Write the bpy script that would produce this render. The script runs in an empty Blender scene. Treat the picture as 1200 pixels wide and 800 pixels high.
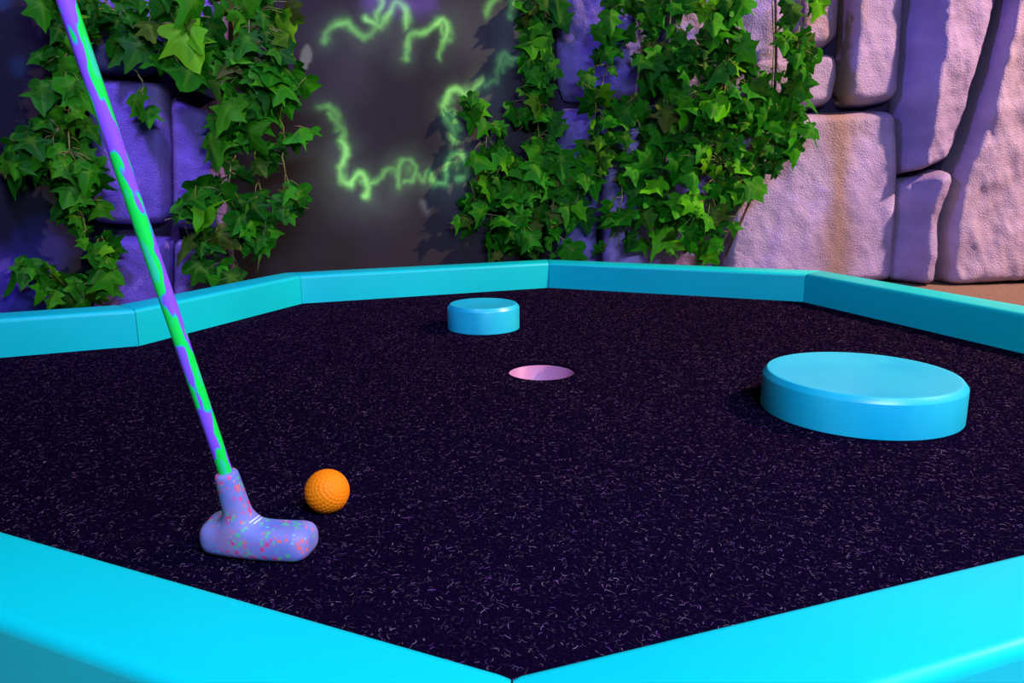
import bpy, bmesh, math, random
import numpy as np
from mathutils import Vector, Matrix, noise
random.seed(11); rng = np.random.default_rng(5)
S = bpy.context.scene; COL = S.collection

# ------------------------------------------------------------------ camera
F, TH, RO, CH = 916.0, 0.2175, -0.0066, 0.3222
_r = np.array([1, 0, 0.]); _u = np.array([0, math.sin(TH), math.cos(TH)]); _w = np.array([0, math.cos(TH), -math.sin(TH)])
CR = _r*math.cos(RO)+_u*math.sin(RO); CU = -_r*math.sin(RO)+_u*math.cos(RO)
cam = bpy.data.cameras.new('camera'); cam.sensor_width = 36; cam.lens = 36*F/1200; cam.clip_start = .02
co = bpy.data.objects.new('camera', cam); COL.objects.link(co); S.camera = co
co.matrix_world = Matrix(((CR[0], CU[0], -_w[0], 0), (CR[1], CU[1], -_w[1], 0), (CR[2], CU[2], -_w[2], CH), (0, 0, 0, 1)))

def ray(x, y): return CR*(x-600)/F+CU*(400-y)/F+_w
def onz(x, y, z):
    d = ray(x, y); return np.array([0, 0, CH])+d*(z-CH)/d[2]
def ony(x, y, Y):
    d = ray(x, y); return np.array([0, 0, CH])+d*Y/d[1]

# ------------------------------------------------------------------ object helpers
def link(name, me, mat=None, parent=None):
    o = bpy.data.objects.new(name, me); COL.objects.link(o)
    if mat: me.materials.append(mat)
    if parent: o.parent = parent
    return o
def tag(o, label=None, cat=None, group=None, kind=None):
    for k, v in (('label', label), ('category', cat), ('group', group), ('kind', kind)):
        if v: o[k] = v
    return o
def empty(name, loc, label, cat, group=None, kind=None):
    o = bpy.data.objects.new(name, None); COL.objects.link(o); o.location = loc; o.empty_display_size = .02
    return tag(o, label, cat, group, kind)
def np_mesh(name, V, Fq, smooth=True):
    V = np.asarray(V, float); me = bpy.data.meshes.new(name)
    me.from_pydata(V.tolist(), [], [tuple(int(i) for i in f) for f in Fq]); me.update()
    if smooth: me.polygons.foreach_set('use_smooth', [True]*len(me.polygons))
    return me
def setcol(me, C, name='paint'):
    C = np.asarray(C, float); a = me.color_attributes.new(name, 'FLOAT_COLOR', 'POINT')
    if C.shape[1] == 3: C = np.concatenate([C, np.ones((len(C), 1))], 1)
    a.data.foreach_set('color', C.ravel())
def bm_obj(name, bm, mat, parent=None, smooth=True):
    me = bpy.data.meshes.new(name); bm.normal_update(); bm.to_mesh(me); bm.free()
    if smooth: me.polygons.foreach_set('use_smooth', [True]*len(me.polygons))
    return link(name, me, mat, parent)
def local(o, root):           # keep world coordinates under a moved root
    o.matrix_parent_inverse = Matrix.Translation(root.location).inverted(); return o

# ------------------------------------------------------------------ materials
def mat(name):
    m = bpy.data.materials.new(name); m.use_nodes = True
    return m, m.node_tree.nodes, m.node_tree.links, m.node_tree.nodes['Principled BSDF']
def N(ns, t, **kw):
    n = ns.new(t)
    for k, v in kw.items():
        if k in n.inputs: n.inputs[k].default_value = v
        else: setattr(n, k, v)
    return n
def ramp(ns, pts, interp='LINEAR'):
    r = ns.new('ShaderNodeValToRGB'); r.color_ramp.interpolation = interp
    e = r.color_ramp.elements
    while len(e) < len(pts): e.new(.5)
    for k, (p, c) in enumerate(pts): e[k].position = p; e[k].color = (*c, 1)
    return r
def bump(ns, ln, b, scale, strength, dist=.01, detail=4):
    tc = ns.new('ShaderNodeTexCoord'); n = N(ns, 'ShaderNodeTexNoise', Scale=scale, Detail=detail)
    bp = N(ns, 'ShaderNodeBump', Strength=strength, Distance=dist)
    ln.new(tc.outputs['Object'], n.inputs['Vector']); ln.new(n.outputs['Fac'], bp.inputs['Height']); ln.new(bp.outputs['Normal'], b.inputs['Normal'])
    return n

def m_rail():
    m, ns, ln, b = mat('cyan_painted_rail')
    b.inputs['Base Color'].default_value = (0.0, .66, .74, 1); b.inputs['Roughness'].default_value = .42
    b.inputs['Specular IOR Level'].default_value = .35
    tc = ns.new('ShaderNodeTexCoord'); n1 = N(ns, 'ShaderNodeTexNoise', Scale=3.0, Detail=2)
    r = ramp(ns, [(.35, (0.0, .62, .52)), (.65, (0.0, .69, .57))]); n2 = N(ns, 'ShaderNodeTexVoronoi', Scale=55.0)
    r2 = ramp(ns, [(.016, (.25, .3, .3)), (.03, (1, 1, 1))]); mx = N(ns, 'ShaderNodeMix', data_type='RGBA', blend_type='MULTIPLY'); mx.inputs[0].default_value = .6
    ln.new(tc.outputs['Object'], n1.inputs['Vector']); ln.new(tc.outputs['Object'], n2.inputs['Vector'])
    ln.new(n1.outputs['Fac'], r.inputs[0]); ln.new(n2.outputs['Distance'], r2.inputs[0])
    ln.new(r.outputs[0], mx.inputs[6]); ln.new(r2.outputs[0], mx.inputs[7]); ln.new(mx.outputs[2], b.inputs['Base Color'])
    n3 = N(ns, 'ShaderNodeTexNoise', Scale=160.0, Detail=3); bp = N(ns, 'ShaderNodeBump', Strength=.06, Distance=.002)
    ln.new(tc.outputs['Object'], n3.inputs['Vector']); ln.new(n3.outputs['Fac'], bp.inputs['Height']); ln.new(bp.outputs['Normal'], b.inputs['Normal'])
    return m
def m_disc():
    m, ns, ln, b = mat('cyan_painted_disc')
    tc = ns.new('ShaderNodeTexCoord'); n1 = N(ns, 'ShaderNodeTexNoise', Scale=9.0, Detail=3)
    r = ramp(ns, [(.3, (.0, .50, .60)), (.6, (.02, .60, .64)), (.8, (.01, .54, .62))])
    ln.new(tc.outputs['Object'], n1.inputs['Vector']); ln.new(n1.outputs['Fac'], r.inputs[0]); ln.new(r.outputs[0], b.inputs['Base Color'])
    b.inputs['Roughness'].default_value = .36
    mp = N(ns, 'ShaderNodeMapping'); mp.inputs['Scale'].default_value = (30, 30, 500)
    n2 = N(ns, 'ShaderNodeTexNoise', Scale=1.0, Detail=2); bp = N(ns, 'ShaderNodeBump', Strength=.08, Distance=.002)
    ln.new(tc.outputs['Object'], mp.inputs[0]); ln.new(mp.outputs[0], n2.inputs['Vector']); ln.new(n2.outputs['Fac'], bp.inputs['Height']); ln.new(bp.outputs['Normal'], b.inputs['Normal'])
    return m
def m_carpet(name, c0, c1, c2, sc):
    m, ns, ln, b = mat(name)
    tc = ns.new('ShaderNodeTexCoord'); n1 = N(ns, 'ShaderNodeTexNoise', Scale=sc, Detail=5, Roughness=.75)
    r = ramp(ns, [(.42, c0), (.60, c1), (.72, c2)])
    ln.new(tc.outputs['Object'], n1.inputs['Vector']); ln.new(n1.outputs['Fac'], r.inputs[0]); ln.new(r.outputs[0], b.inputs['Base Color'])
    b.inputs['Roughness'].default_value = 1; b.inputs['Specular IOR Level'].default_value = 0
    bp = N(ns, 'ShaderNodeBump', Strength=.5, Distance=.004); ln.new(n1.outputs['Fac'], bp.inputs['Height']); ln.new(bp.outputs['Normal'], b.inputs['Normal'])
    return m
def m_attr(name, rough=.7, spec=.3, bumps=None):
    m, ns, ln, b = mat(name)
    a = ns.new('ShaderNodeVertexColor'); a.layer_name = 'paint'; ln.new(a.outputs['Color'], b.inputs['Base Color'])
    b.inputs['Roughness'].default_value = rough; b.inputs['Specular IOR Level'].default_value = spec
    if bumps: bump(ns, ln, b, *bumps)
    return m
def m_plain(name, c, rough=.6, spec=.3, bumps=None):
    m, ns, ln, b = mat(name); b.inputs['Base Color'].default_value = (*c, 1)
    b.inputs['Roughness'].default_value = rough; b.inputs['Specular IOR Level'].default_value = spec
    if bumps: bump(ns, ln, b, *bumps)
    return m
def m_leaf():
    m, ns, ln, b = mat('ivy_leaf')
    a = ns.new('ShaderNodeVertexColor'); a.layer_name = 'paint'
    ln.new(a.outputs['Color'], b.inputs['Base Color']); b.inputs['Roughness'].default_value = .5; b.inputs['Specular IOR Level'].default_value = .06
    tr = ns.new('ShaderNodeBsdfTranslucent'); ln.new(a.outputs['Color'], tr.inputs['Color'])
    mx = ns.new('ShaderNodeMixShader'); mx.inputs[0].default_value = .22
    ln.new(b.outputs[0], mx.inputs[1]); ln.new(tr.outputs[0], mx.inputs[2]); ln.new(mx.outputs[0], ns['Material Output'].inputs['Surface'])
    return m
def m_shaft():
    m, ns, ln, b = mat('green_splash_shaft')
    tc = ns.new('ShaderNodeTexCoord'); mp = N(ns, 'ShaderNodeMapping'); mp.inputs['Scale'].default_value = (105, 105, 27)
    n1 = N(ns, 'ShaderNodeTexNoise', Scale=1.0, Detail=1.5, Roughness=.45)
    ln.new(tc.outputs['Object'], mp.inputs[0]); ln.new(mp.outputs[0], n1.inputs['Vector'])
    r = ramp(ns, [(.0, (.38, .10, .85)), (.465, (.32, .10, .88)), (.478, (.03, .40, .75)), (.495, (.005, .90, .08)), (.62, (.005, .92, .06)), (.65, (.03, .75, .30))])
    ln.new(n1.outputs['Fac'], r.inputs[0]); ln.new(r.outputs[0], b.inputs['Base Color'])
    b.inputs['Roughness'].default_value = .4
    return m
def m_head():
    m, ns, ln, b = mat('speckled_rubber_head')
    tc = ns.new('ShaderNodeTexCoord'); cur = None
    nb = N(ns, 'ShaderNodeTexNoise', Scale=28.0, Detail=2); rb = ramp(ns, [(.35, (.13, .20, .52)), (.55, (.24, .23, .47)), (.7, (.36, .24, .42))])
    ln.new(tc.outputs['Object'], nb.inputs['Vector']); ln.new(nb.outputs['Fac'], rb.inputs[0]); cur = rb.outputs[0]
    for k, (sc, th, c, off) in enumerate([(230, .33, (.70, .07, .22), 0), (250, .33, (.09, .52, .24), 3.3), (300, .30, (.75, .16, .16), 7.7), (330, .28, (.2, .55, .55), 5.1)]):
        mp = N(ns, 'ShaderNodeMapping'); mp.inputs['Location'].default_value = (off, off*2, off*3)
        v = N(ns, 'ShaderNodeTexVoronoi', Scale=float(sc)*.85); nd = N(ns, 'ShaderNodeTexNoise', Scale=55.0+9*k, Detail=1)
        ln.new(tc.outputs['Object'], mp.inputs[0]); ln.new(mp.outputs[0], v.inputs['Vector']); ln.new(mp.outputs[0], nd.inputs['Vector'])
        lt = N(ns, 'ShaderNodeMapRange'); lt.inputs['From Min'].default_value = th+.16; lt.inputs['From Max'].default_value = th; ln.new(v.outputs['Distance'], lt.inputs[0])
        gt = N(ns, 'ShaderNodeMapRange'); gt.inputs['From Min'].default_value = (.53, .55, .57, .64)[k]; gt.inputs['From Max'].default_value = (.60, .62, .64, .7)[k]; ln.new(nd.outputs['Fac'], gt.inputs[0])
        mu = N(ns, 'ShaderNodeMath', operation='MULTIPLY'); ln.new(lt.outputs[0], mu.inputs[0]); ln.new(gt.outputs[0], mu.inputs[1])
        mx = N(ns, 'ShaderNodeMix', data_type='RGBA'); ln.new(mu.outputs[0], mx.inputs[0]); ln.new(cur, mx.inputs[6]); mx.inputs[7].default_value = (*c, 1); cur = mx.outputs[2]
    ln.new(cur, b.inputs['Base Color']); b.inputs['Roughness'].default_value = .55; b.inputs['Specular IOR Level'].default_value = .2
    b.inputs['Subsurface Weight'].default_value = .15; b.inputs['Subsurface Radius'].default_value = (.01, .006, .006); b.inputs['Subsurface Scale'].default_value = .4
    return m

M_RAIL, M_DISC, M_LEAF = m_rail(), m_disc(), m_leaf()
M_CARPET = m_carpet('black_speckled_carpet', (.0028, .0011, .0075), (.0058, .0025, .0150), (.03, .021, .032), 330)
M_FLOOR = m_carpet('brown_speckled_floor', (.16, .10, .07), (.30, .20, .14), (.50, .38, .30), 260)
M_FIBRE = m_attr('carpet_fibre', .8, .2)
M_STONE = m_attr('painted_plaster_stone', .62, .35, (250, .9, .0045, 6))
M_MURAL = m_attr('mural_paint', .65, .25, (420, .12, .002, 3))
M_CORE = m_plain('dark_plaster', (.05, .035, .075), .9, .1, (60, .4, .01, 4))
M_STEM = m_plain('ivy_stem', (.22, .24, .05), .6)
M_DRYSTEM = m_plain('woody_stem', (.11, .055, .035), .8)
M_CUP = m_plain('pink_cup_plastic', (.46, .20, .32), .45)
M_BALL = m_plain('orange_ball', (1.0, .235, .003), .6, .12)
M_WHITE = m_plain('white_mark', (.75, .9, 1.0), .4)
M_GRIP = m_plain('black_rubber_grip', (.02, .02, .025), .7)

# ------------------------------------------------------------------ playing surface and border
FZ = -.012; RH = .0695; RW = .078
POLY = [(-.001, .357), (-1.556, 1.071), (-.705, 1.442), (-.519, 1.909), (.1025, 2.1445), (.713, 1.886), (1.09, .758)]   # clockwise seen from above
def offset(poly, d):
    out = []; n = len(poly)
    for i in range(n):
        a, b, c = (Vector(poly[(i+k-1) % n]) for k in range(3))
        e1 = (b-a).normalized(); e2 = (c-b).normalized()
        n1 = Vector((-e1.y, e1.x)); n2 = Vector((-e2.y, e2.x))
        out.append(tuple(b+(n1+n2)*(d/(1+n1.dot(n2)))))
    return out
OUT = offset(POLY, RW)
HOLE = (.0475, 1.2304); HR = .054
def holed(outer, z, r, seg=72):
    bm = bmesh.new(); ed = []
    for ring in (outer, [(HOLE[0]+r*math.cos(2*math.pi*k/seg), HOLE[1]+r*math.sin(2*math.pi*k/seg)) for k in range(seg)]):
        vs = [bm.verts.new((x, y, z)) for x, y in ring]
        ed += [bm.edges.new((vs[i], vs[(i+1) % len(vs)])) for i in range(len(vs))]
    bmesh.ops.triangle_fill(bm, edges=ed, use_beauty=True)
    for f in bm.faces:
        f.normal_update()
        if f.normal.z < 0: f.normal_flip()
    return bm
bm = holed([(-2.4, -.4), (2.6, -.4), (2.6, 2.75), (-2.4, 2.75)], FZ, HR+.006)
tag(bm_obj('floor', bm, M_FLOOR, smooth=False), 'brown speckled carpet floor outside the cyan border', 'floor', kind='structure')

carpet = empty('carpet', (0, 1.2, 0), 'black speckled carpet of the mini golf green with purple flecks', 'carpet')
bm = holed(offset(POLY, -.0015), 0, HR)
r = bmesh.ops.extrude_face_region(bm, geom=bm.faces[:])
for v in [g for g in r['geom'] if isinstance(g, bmesh.types.BMVert)]: v.co.z = FZ+.0005
bmesh.ops.recalc_face_normals(bm, faces=bm.faces)
local(bm_obj('mat', bm, M_CARPET, carpet, smooth=False), carpet)

# loose fibres lying in the pile (uncountable)
def inside(px, py, poly):
    c = np.zeros(len(px), bool); n = len(poly)
    for i in range(n):
        (x1, y1), (x2, y2) = poly[i], poly[(i+1) % n]
        k = ((y1 > py) != (y2 > py)) & (px < (x2-x1)*(py-y1)/(y2-y1+1e-12)+x1); c ^= k
    return c
def fibres(n, poly, keep, zmax):
    x = rng.uniform(-1.45, 1.1, n); y = rng.uniform(.36, 2.15, n)
    k = inside(x, y, poly) & keep(x, y); x, y = x[k], y[k]; n = len(x)
    L = rng.uniform(.0022, .0068, n); a = rng.uniform(0, 6.283, n); curv = rng.normal(0, 2.6, n); w = rng.uniform(.00014, .00030, n); z0 = rng.uniform(.0003, .0008, n); zt = rng.uniform(0, zmax, n)
    pts = []; cx, cy = x.copy(), y.copy(); V = np.zeros((n, 8, 3))
    for s in range(4):
        t = s/3; an = a+curv*t
        V[:, 2*s, 0] = cx-np.sin(an)*w; V[:, 2*s, 1] = cy+np.cos(an)*w; V[:, 2*s+1, 0] = cx+np.sin(an)*w; V[:, 2*s+1, 1] = cy-np.cos(an)*w
        z = z0+zt*math.sin(math.pi*(.15+.7*t)); V[:, 2*s, 2] = z+w*.5; V[:, 2*s+1, 2] = z
        cx = cx+np.cos(an)*L/3; cy = cy+np.sin(an)*L/3
    q = np.array([[0, 1, 3, 2], [2, 3, 5, 4], [4, 5, 7, 6]])
    Fq = (np.arange(n)[:, None, None]*8+q[None]).reshape(-1, 4)
    me = bpy.data.meshes.new('fibre'); me.vertices.add(n*8); me.vertices.foreach_set('co', V.ravel())
    me.loops.add(Fq.size); me.loops.foreach_set('vertex_index', Fq.ravel().astype(np.int32))
    me.polygons.add(len(Fq)); me.polygons.foreach_set('loop_start', np.arange(0, Fq.size, 4, dtype=np.int32)); me.update(calc_edges=True)
    pal = np.array([(.32, .14, .36), (.42, .24, .38), (.28, .08, .40), (.48, .33, .40), (.16, .07, .22)])
    c = pal[rng.integers(0, len(pal), n)]*(.05+.46*rng.random((n, 1))**2.2); setcol(me, np.repeat(c, 8, 0))
    return me
cl = lambda x, y: (np.hypot(x-HOLE[0], y-HOLE[1]) > HR+.004) & (x > -.70*y-.22) & (np.hypot(x+.0583, y-1.5887) > .079) & (np.hypot(x-.4688, y-1.0141) > .132)
fo = link('fibre', fibres(165000, offset(POLY, -.009), cl, .0016), M_FIBRE, carpet); local(fo, carpet); tag(fo, 'pale lilac flecks in the black pile', kind='stuff')

# cup sunk into the green
bm = bmesh.new(); seg = 72
prof = [(.0585, -.0065), (.0585, -.10), (0, -.10)]
inn = [(.0545, -.0065), (.0545, -.094), (0, -.094)]
full = [(0, -.10), (.0537, -.10), (.0537, -.0035), (.0530, -.0028), (.0520, -.0032), (.0518, -.090), (.0505, -.094), (0, -.094)]
rings = []
for (rr, z) in full:
    rings.append([bm.verts.new((rr*math.cos(2*math.pi*k/seg), rr*math.sin(2*math.pi*k/seg), z)) for k in range(seg)] if rr else [bm.verts.new((0, 0, z))])
def bridge(bm, A, B):
    n = max(len(A), len(B))
    for k in range(n):
        q = [A[k % len(A)], A[(k+1) % len(A)], B[(k+1) % len(B)], B[k % len(B)]]
        q = [v for i, v in enumerate(q) if v not in q[:i]]
        if len(q) > 2: bm.faces.new(q)
for A, B in zip(rings, rings[1:]): bridge(bm, A, B)
bmesh.ops.recalc_face_normals(bm, faces=bm.faces)
cup = bm_obj('hole_cup', bm, M_CUP); cup.location = (*HOLE, 0)
tag(cup, 'round golf hole with pale pink cup sunk in the black carpet', 'hole')

RAILS = ['cyan border rail in the near left foreground, from lower left to bottom centre',
         'cyan border rail at far left, short piece below the bottom ivy tuft',
         'cyan border rail behind the putter shaft, in front of the left stone pillar',
         'cyan border rail along the green painted mural, behind the small disc',
         'darker cyan border rail beneath the big ivy mass, right of the mural rail',
         'dark teal border rail running along the right side past the big disc',
         'cyan border rail in the near right foreground, from bottom centre to right edge']
def make_rail(i):
    n = len(POLY); a, b = Vector(POLY[i]), Vector(POLY[(i+1) % n]); oa, ob = Vector(OUT[i]), Vector(OUT[(i+1) % n])
    rr = .0085; prof = [(0, FZ+.0004), (0, RH-rr)]
    for k in range(1, 7): t = math.pi/2*k/6; prof.append((rr*(1-math.cos(t))/RW, RH-rr+rr*math.sin(t)))
    for k in range(0, 7): t = math.pi/2*k/6; prof.append((1-rr/RW+rr*math.sin(t)/RW, RH-rr+rr*math.cos(t)))
    prof += [(1, RH-rr), (1, FZ+.0004)]
    d = (b-a).normalized(); bm = bmesh.new(); L = []
    g = .0007
    for (s, z) in prof:
        p = a.lerp(oa, s)+d*g; q = b.lerp(ob, s)-d*g
        L.append([bm.verts.new((*(p.lerp(q, t)), z)) for t in (0, .004, .25, .5, .75, .996, 1)])
    # slight easing of the mitred ends
    for row, (s, z) in zip(L, prof):
        if z > RH-.004: row[0].co.z -= .0012; row[-1].co.z -= .0012
    for A, B in zip(L, L[1:]+L[:1]):
        for k in range(len(A)-1): bm.faces.new((A[k], A[k+1], B[k+1], B[k]))
    bm.faces.new([r[0] for r in L]); bm.faces.new([r[-1] for r in L][::-1])
    bmesh.ops.recalc_face_normals(bm, faces=bm.faces)
    o = bm_obj('border_rail', bm, M_RAIL); c = (a+b+oa+ob)/4
    o.data.transform(Matrix.Translation((-c.x, -c.y, 0))); o.location = (c.x, c.y, 0)
    o.data.set_sharp_from_angle(angle=math.radians(35))
    return tag(o, RAILS[i], 'border rail', 'cyan border rails around the green')
for i in range(len(POLY)): make_rail(i)

# ------------------------------------------------------------------ bumper discs
def disc(x, y, R, H, ch, label):
    bm = bmesh.new(); seg = 128; b = .0012
    prof = [(0, 0), (R-.001, 0), (R, .001), (R, H-ch*1.15-b), (R-b*.3, H-ch*1.15), (R-ch+b*.4, H-b*.5), (R-ch-b, H-.0002), (R-ch-.006, H-.0012), (0, H-.0012)]
    rings = [[bm.verts.new((r*math.cos(2*math.pi*k/seg), r*math.sin(2*math.pi*k/seg), z)) for k in range(seg)] if r else [bm.verts.new((0, 0, z))] for r, z in prof]
    for A, B in zip(rings, rings[1:]): bridge(bm, A, B)
    bmesh.ops.recalc_face_normals(bm, faces=bm.faces)
    o = bm_obj('bumper_disc', bm, M_DISC); o.location = (x, y, .0004)
    o.data.set_sharp_from_angle(angle=math.radians(30))
    return tag(o, label, 'disc', 'cyan bumper discs on the green')
disc(-.0583, 1.5887, .074, .0523, .0062, 'small round cyan bumper disc near the back rail, behind the hole')
disc(.4688, 1.0141, .1267, .0525, .0062, 'large round cyan bumper disc at the right of the green')

# ------------------------------------------------------------------ ball with dimples
bm = bmesh.new(); bmesh.ops.create_icosphere(bm, subdivisions=6, radius=1); BR = .02135
V = np.array([v.co for v in bm.verts]); n = 330; k = np.arange(n)+.5
ph = np.arccos(1-2*k/n); th = math.pi*(1+5**.5)*k
P = np.stack([np.cos(th)*np.sin(ph), np.sin(th)*np.sin(ph), np.cos(ph)], 1)
ang = np.arccos(np.clip((V@P.T).max(1), -1, 1)); dep = np.where(ang < .085, .026*(1-(ang/.085)**2), 0)
for v, d in zip(bm.verts, dep): v.co = v.co*(1-d)*BR
ball = bm_obj('golf_ball', bm, M_BALL); ball.location = (-.1787, .7025, BR-.0006); ball.rotation_euler = (.5, .3, .2)
tag(ball, 'orange dimpled golf ball on the black carpet beside the putter head', 'golf ball')

# ------------------------------------------------------------------ putter
hc = onz(301, 633, .013); YC = float(hc[1])
putter = empty('putter', (hc[0], hc[1], .0004), 'mini golf putter with speckled blue head and green and purple shaft', 'putter')
h0 = Vector(ony(282, 612, YC)); h1 = Vector(ony(264, 552, YC-.006))
sdir = (Vector(ony(77, 0, YC-.085))-h1).normalized(); LEN = .86
def tube(bm, pts, rad, seg=16, caps=True):
    rings = []
    for i, p in enumerate(pts):
        p = Vector(p); t = (Vector(pts[min(i+1, len(pts)-1)])-Vector(pts[max(i-1, 0)])).normalized()
        a = t.orthogonal().normalized() if i == 0 else (rings_a - t*rings_a.dot(t)).normalized()
        rings_a = a; b = t.cross(a); r = rad[i] if hasattr(rad, '__len__') else rad
        rings.append([bm.verts.new(p+(a*math.cos(2*math.pi*k/seg)+b*math.sin(2*math.pi*k/seg))*r) for k in range(seg)])
    for A, B in zip(rings, rings[1:]): bridge(bm, A, B)
    if caps: bm.faces.new(rings[0][::-1]); bm.faces.new(rings[-1])
# head : implicit blend of body, back lobe and hosel, contoured on a grid
def sdf_head(X, Y, Z):
    def smin(a, b, k): h = np.clip(.5+.5*(b-a)/k, 0, 1); return b*(1-h)+a*h-k*h*(1-h)
    # body: rounded bar bent slightly, tall flat face in front
    ca, sa = math.cos(-.20), math.sin(-.20)
    x = (X-hc[0])*ca+(Y-YC)*sa; y = -(X-hc[0])*sa+(Y-YC)*ca; z = Z
    y = y-1.6*(x*x)*1.2
    def rbox(cx, cy, cz, hx, hy, hz, r, k=2.6):
        qx, qy, qz = np.abs(x-cx)-hx+r, np.abs(y-cy)-hy+r, np.abs(z-cz)-hz+r
        m = np.maximum
        return (m(qx, 0)**k+m(qy, 0)**k+m(qz, 0)**k)**(1/k)+np.minimum(m(m(qx, qy), qz), 0)-r
    d = rbox(.0, 0, .0145, .0500, .0190, .0145, .0140)
    d = smin(d, rbox(-.030, .017, .0135, .0185, .0165, .0125, .0122), .012)
    # hosel
    a = np.array(h0); b = np.array(h1); ab = b-a; L = np.linalg.norm(ab)
    px, py, pz = X-a[0], Y-a[1], Z-a[2]; t = np.clip((px*ab[0]+py*ab[1]+pz*ab[2])/L**2, 0, 1)
    rad = .0125*(1-t)+.0100*t
    w = px*ab[0]/L+py*ab[1]/L+pz*ab[2]/L
    radial = np.sqrt(np.maximum(px**2+py**2+pz**2-w*w, 0)); rr = .0125+(.0098-.0125)*np.clip(w/L, 0, 1)
    q1, q2 = radial-rr+.003, np.abs(w-L/2)-L/2+.003
    dh = np.sqrt(np.maximum(q1, 0)**2+np.maximum(q2, 0)**2)+np.minimum(np.maximum(q1, q2), 0)-.003
    d = smin(d, dh, .016)
    return np.maximum(d, -(Z-.0006))
def surface_nets(f, lo, hi, step):
    ax = [np.arange(lo[k], hi[k]+step, step) for k in range(3)]
    G = np.stack(np.meshgrid(*ax, indexing='ij'), -1); D = f(G[..., 0], G[..., 1], G[..., 2]); s = D < 0
    nx, ny, nz = [len(a)-1 for a in ax]; cs = np.zeros((nx, ny, nz)); 
    acc = np.zeros((nx, ny, nz, 3)); cnt = np.zeros((nx, ny, nz))
    def sub(A, o): return A[o[0]:o[0]+nx, o[1]:o[1]+ny, o[2]:o[2]+nz]
    cor = [(i, j, k) for i in (0, 1) for j in (0, 1) for k in (0, 1)]
    for a in cor:
        for d in range(3):
            if a[d]: continue
            b = list(a); b[d] = 1
            da, db = sub(D, a), sub(D, b); m = (da < 0) != (db < 0)
            t = np.where(m, da/(da-db+1e-20*(da == db)), 0)
            p = sub(G, a)+(sub(G, b)-sub(G, a))*t[..., None]
            acc += np.where(m[..., None], p, 0); cnt += m
    idx = -np.ones((nx, ny, nz), int); m = cnt > 0; idx[m] = np.arange(m.sum()); V = acc[m]/cnt[m][:, None]; Fq = []
    for d in range(3):
        e1, e2 = (d+1) % 3, (d+2) % 3
        sh = [slice(None)]*3
        A = s[tuple(slice(0, -1) if k == d else slice(None) for k in range(3))]; B = s[tuple(slice(1, None) if k == d else slice(None) for k in range(3))]
        I = np.argwhere(A != B)
        for c in I:
            if c[e1] < 1 or c[e2] < 1 or c[e1] >= (nx, ny, nz)[e1] or c[e2] >= (nx, ny, nz)[e2]: continue
            q = []
            for o1, o2 in ((-1, -1), (0, -1), (0, 0), (-1, 0)):
                cc = c.copy(); cc[e1] += o1; cc[e2] += o2; q.append(idx[tuple(cc)])
            if min(q) < 0: continue
            Fq.append(q if A[tuple(c)] else q[::-1])
    return V, Fq
V, Fq = surface_nets(sdf_head, (hc[0]-.066, YC-.032, -.003), (hc[0]+.062, YC+.052, float(h1.z)+.006), .0022)
head = link('head', np_mesh('head', V, Fq), m_head(), putter); local(head, putter)
md = head.modifiers.new('smooth', 'SMOOTH'); md.factor = .5; md.iterations = 4
md = head.modifiers.new('sub', 'SUBSURF'); md.levels = 1; md.render_levels = 1
tag(head, 'blue lilac rubber head with pink and green specks')
# shaft
bm = bmesh.new(); pts = [Vector((0, 0, -.03+(LEN+.03)*k/40)) for k in range(41)]
tube(bm, pts, [.0057+.0004*k/40 for k in range(41)], 20)
shaft = bm_obj('shaft', bm, m_shaft(), putter)
q = Vector((0, 0, 1)).rotation_difference(sdir)
shaft.matrix_local = Matrix.Translation(-putter.location) @ Matrix.Translation(h1) @ q.to_matrix().to_4x4()
tag(shaft, 'purple shaft with bright green splashes')
bm = bmesh.new(); tube(bm, [(0, 0, LEN-.20), (0, 0, LEN-.195), (0, 0, LEN-.05), (0, 0, LEN), (0, 0, LEN+.006)], [.0078, .0095, .012, .0135, .010], 20)
gr = bm_obj('grip', bm, M_GRIP, putter); gr.matrix_local = shaft.matrix_local.copy(); tag(gr, 'black rubber grip')
# two white alignment marks on the top of the head: short strips laid on the surface
from mathutils.bvhtree import BVHTree
bv = BVHTree.FromPolygons([Vector(v) for v in V], Fq)
for (xa, ya, xb, yb) in ((291.5, 613, 304.5, 603.5), (297, 614, 308.5, 605)):
    bm = bmesh.new(); prev = None; st = []
    for k in range(9):
        t = k/8; d = Vector(ray(xa+(xb-xa)*t, ya+(yb-ya)*t)).normalized(); hit = bv.ray_cast(Vector((0, 0, CH)), d)
        if hit[0] is None: continue
        st.append((hit[0], hit[1]))
    if len(st) > 2:
        tn = (st[-1][0]-st[0][0]).normalized(); V2 = []
        for p, nn in st:
            if nn.dot(Vector((0, -.5, .8))) < 0: nn = -nn
            sd = tn.cross(nn).normalized()*.00045; V2.append([bm.verts.new(p+sd+nn*.0001), bm.verts.new(p+sd+nn*.0006), bm.verts.new(p-sd+nn*.0006), bm.verts.new(p-sd+nn*.0001)])
        for A, B in zip(V2, V2[1:]): bridge(bm, A, B)
        bm.faces.new(V2[0]); bm.faces.new(V2[-1][::-1])
        bmesh.ops.recalc_face_normals(bm, faces=bm.faces)
        o = bm_obj('alignment_mark', bm, M_WHITE, head)
        tag(o, 'white alignment line')

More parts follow.
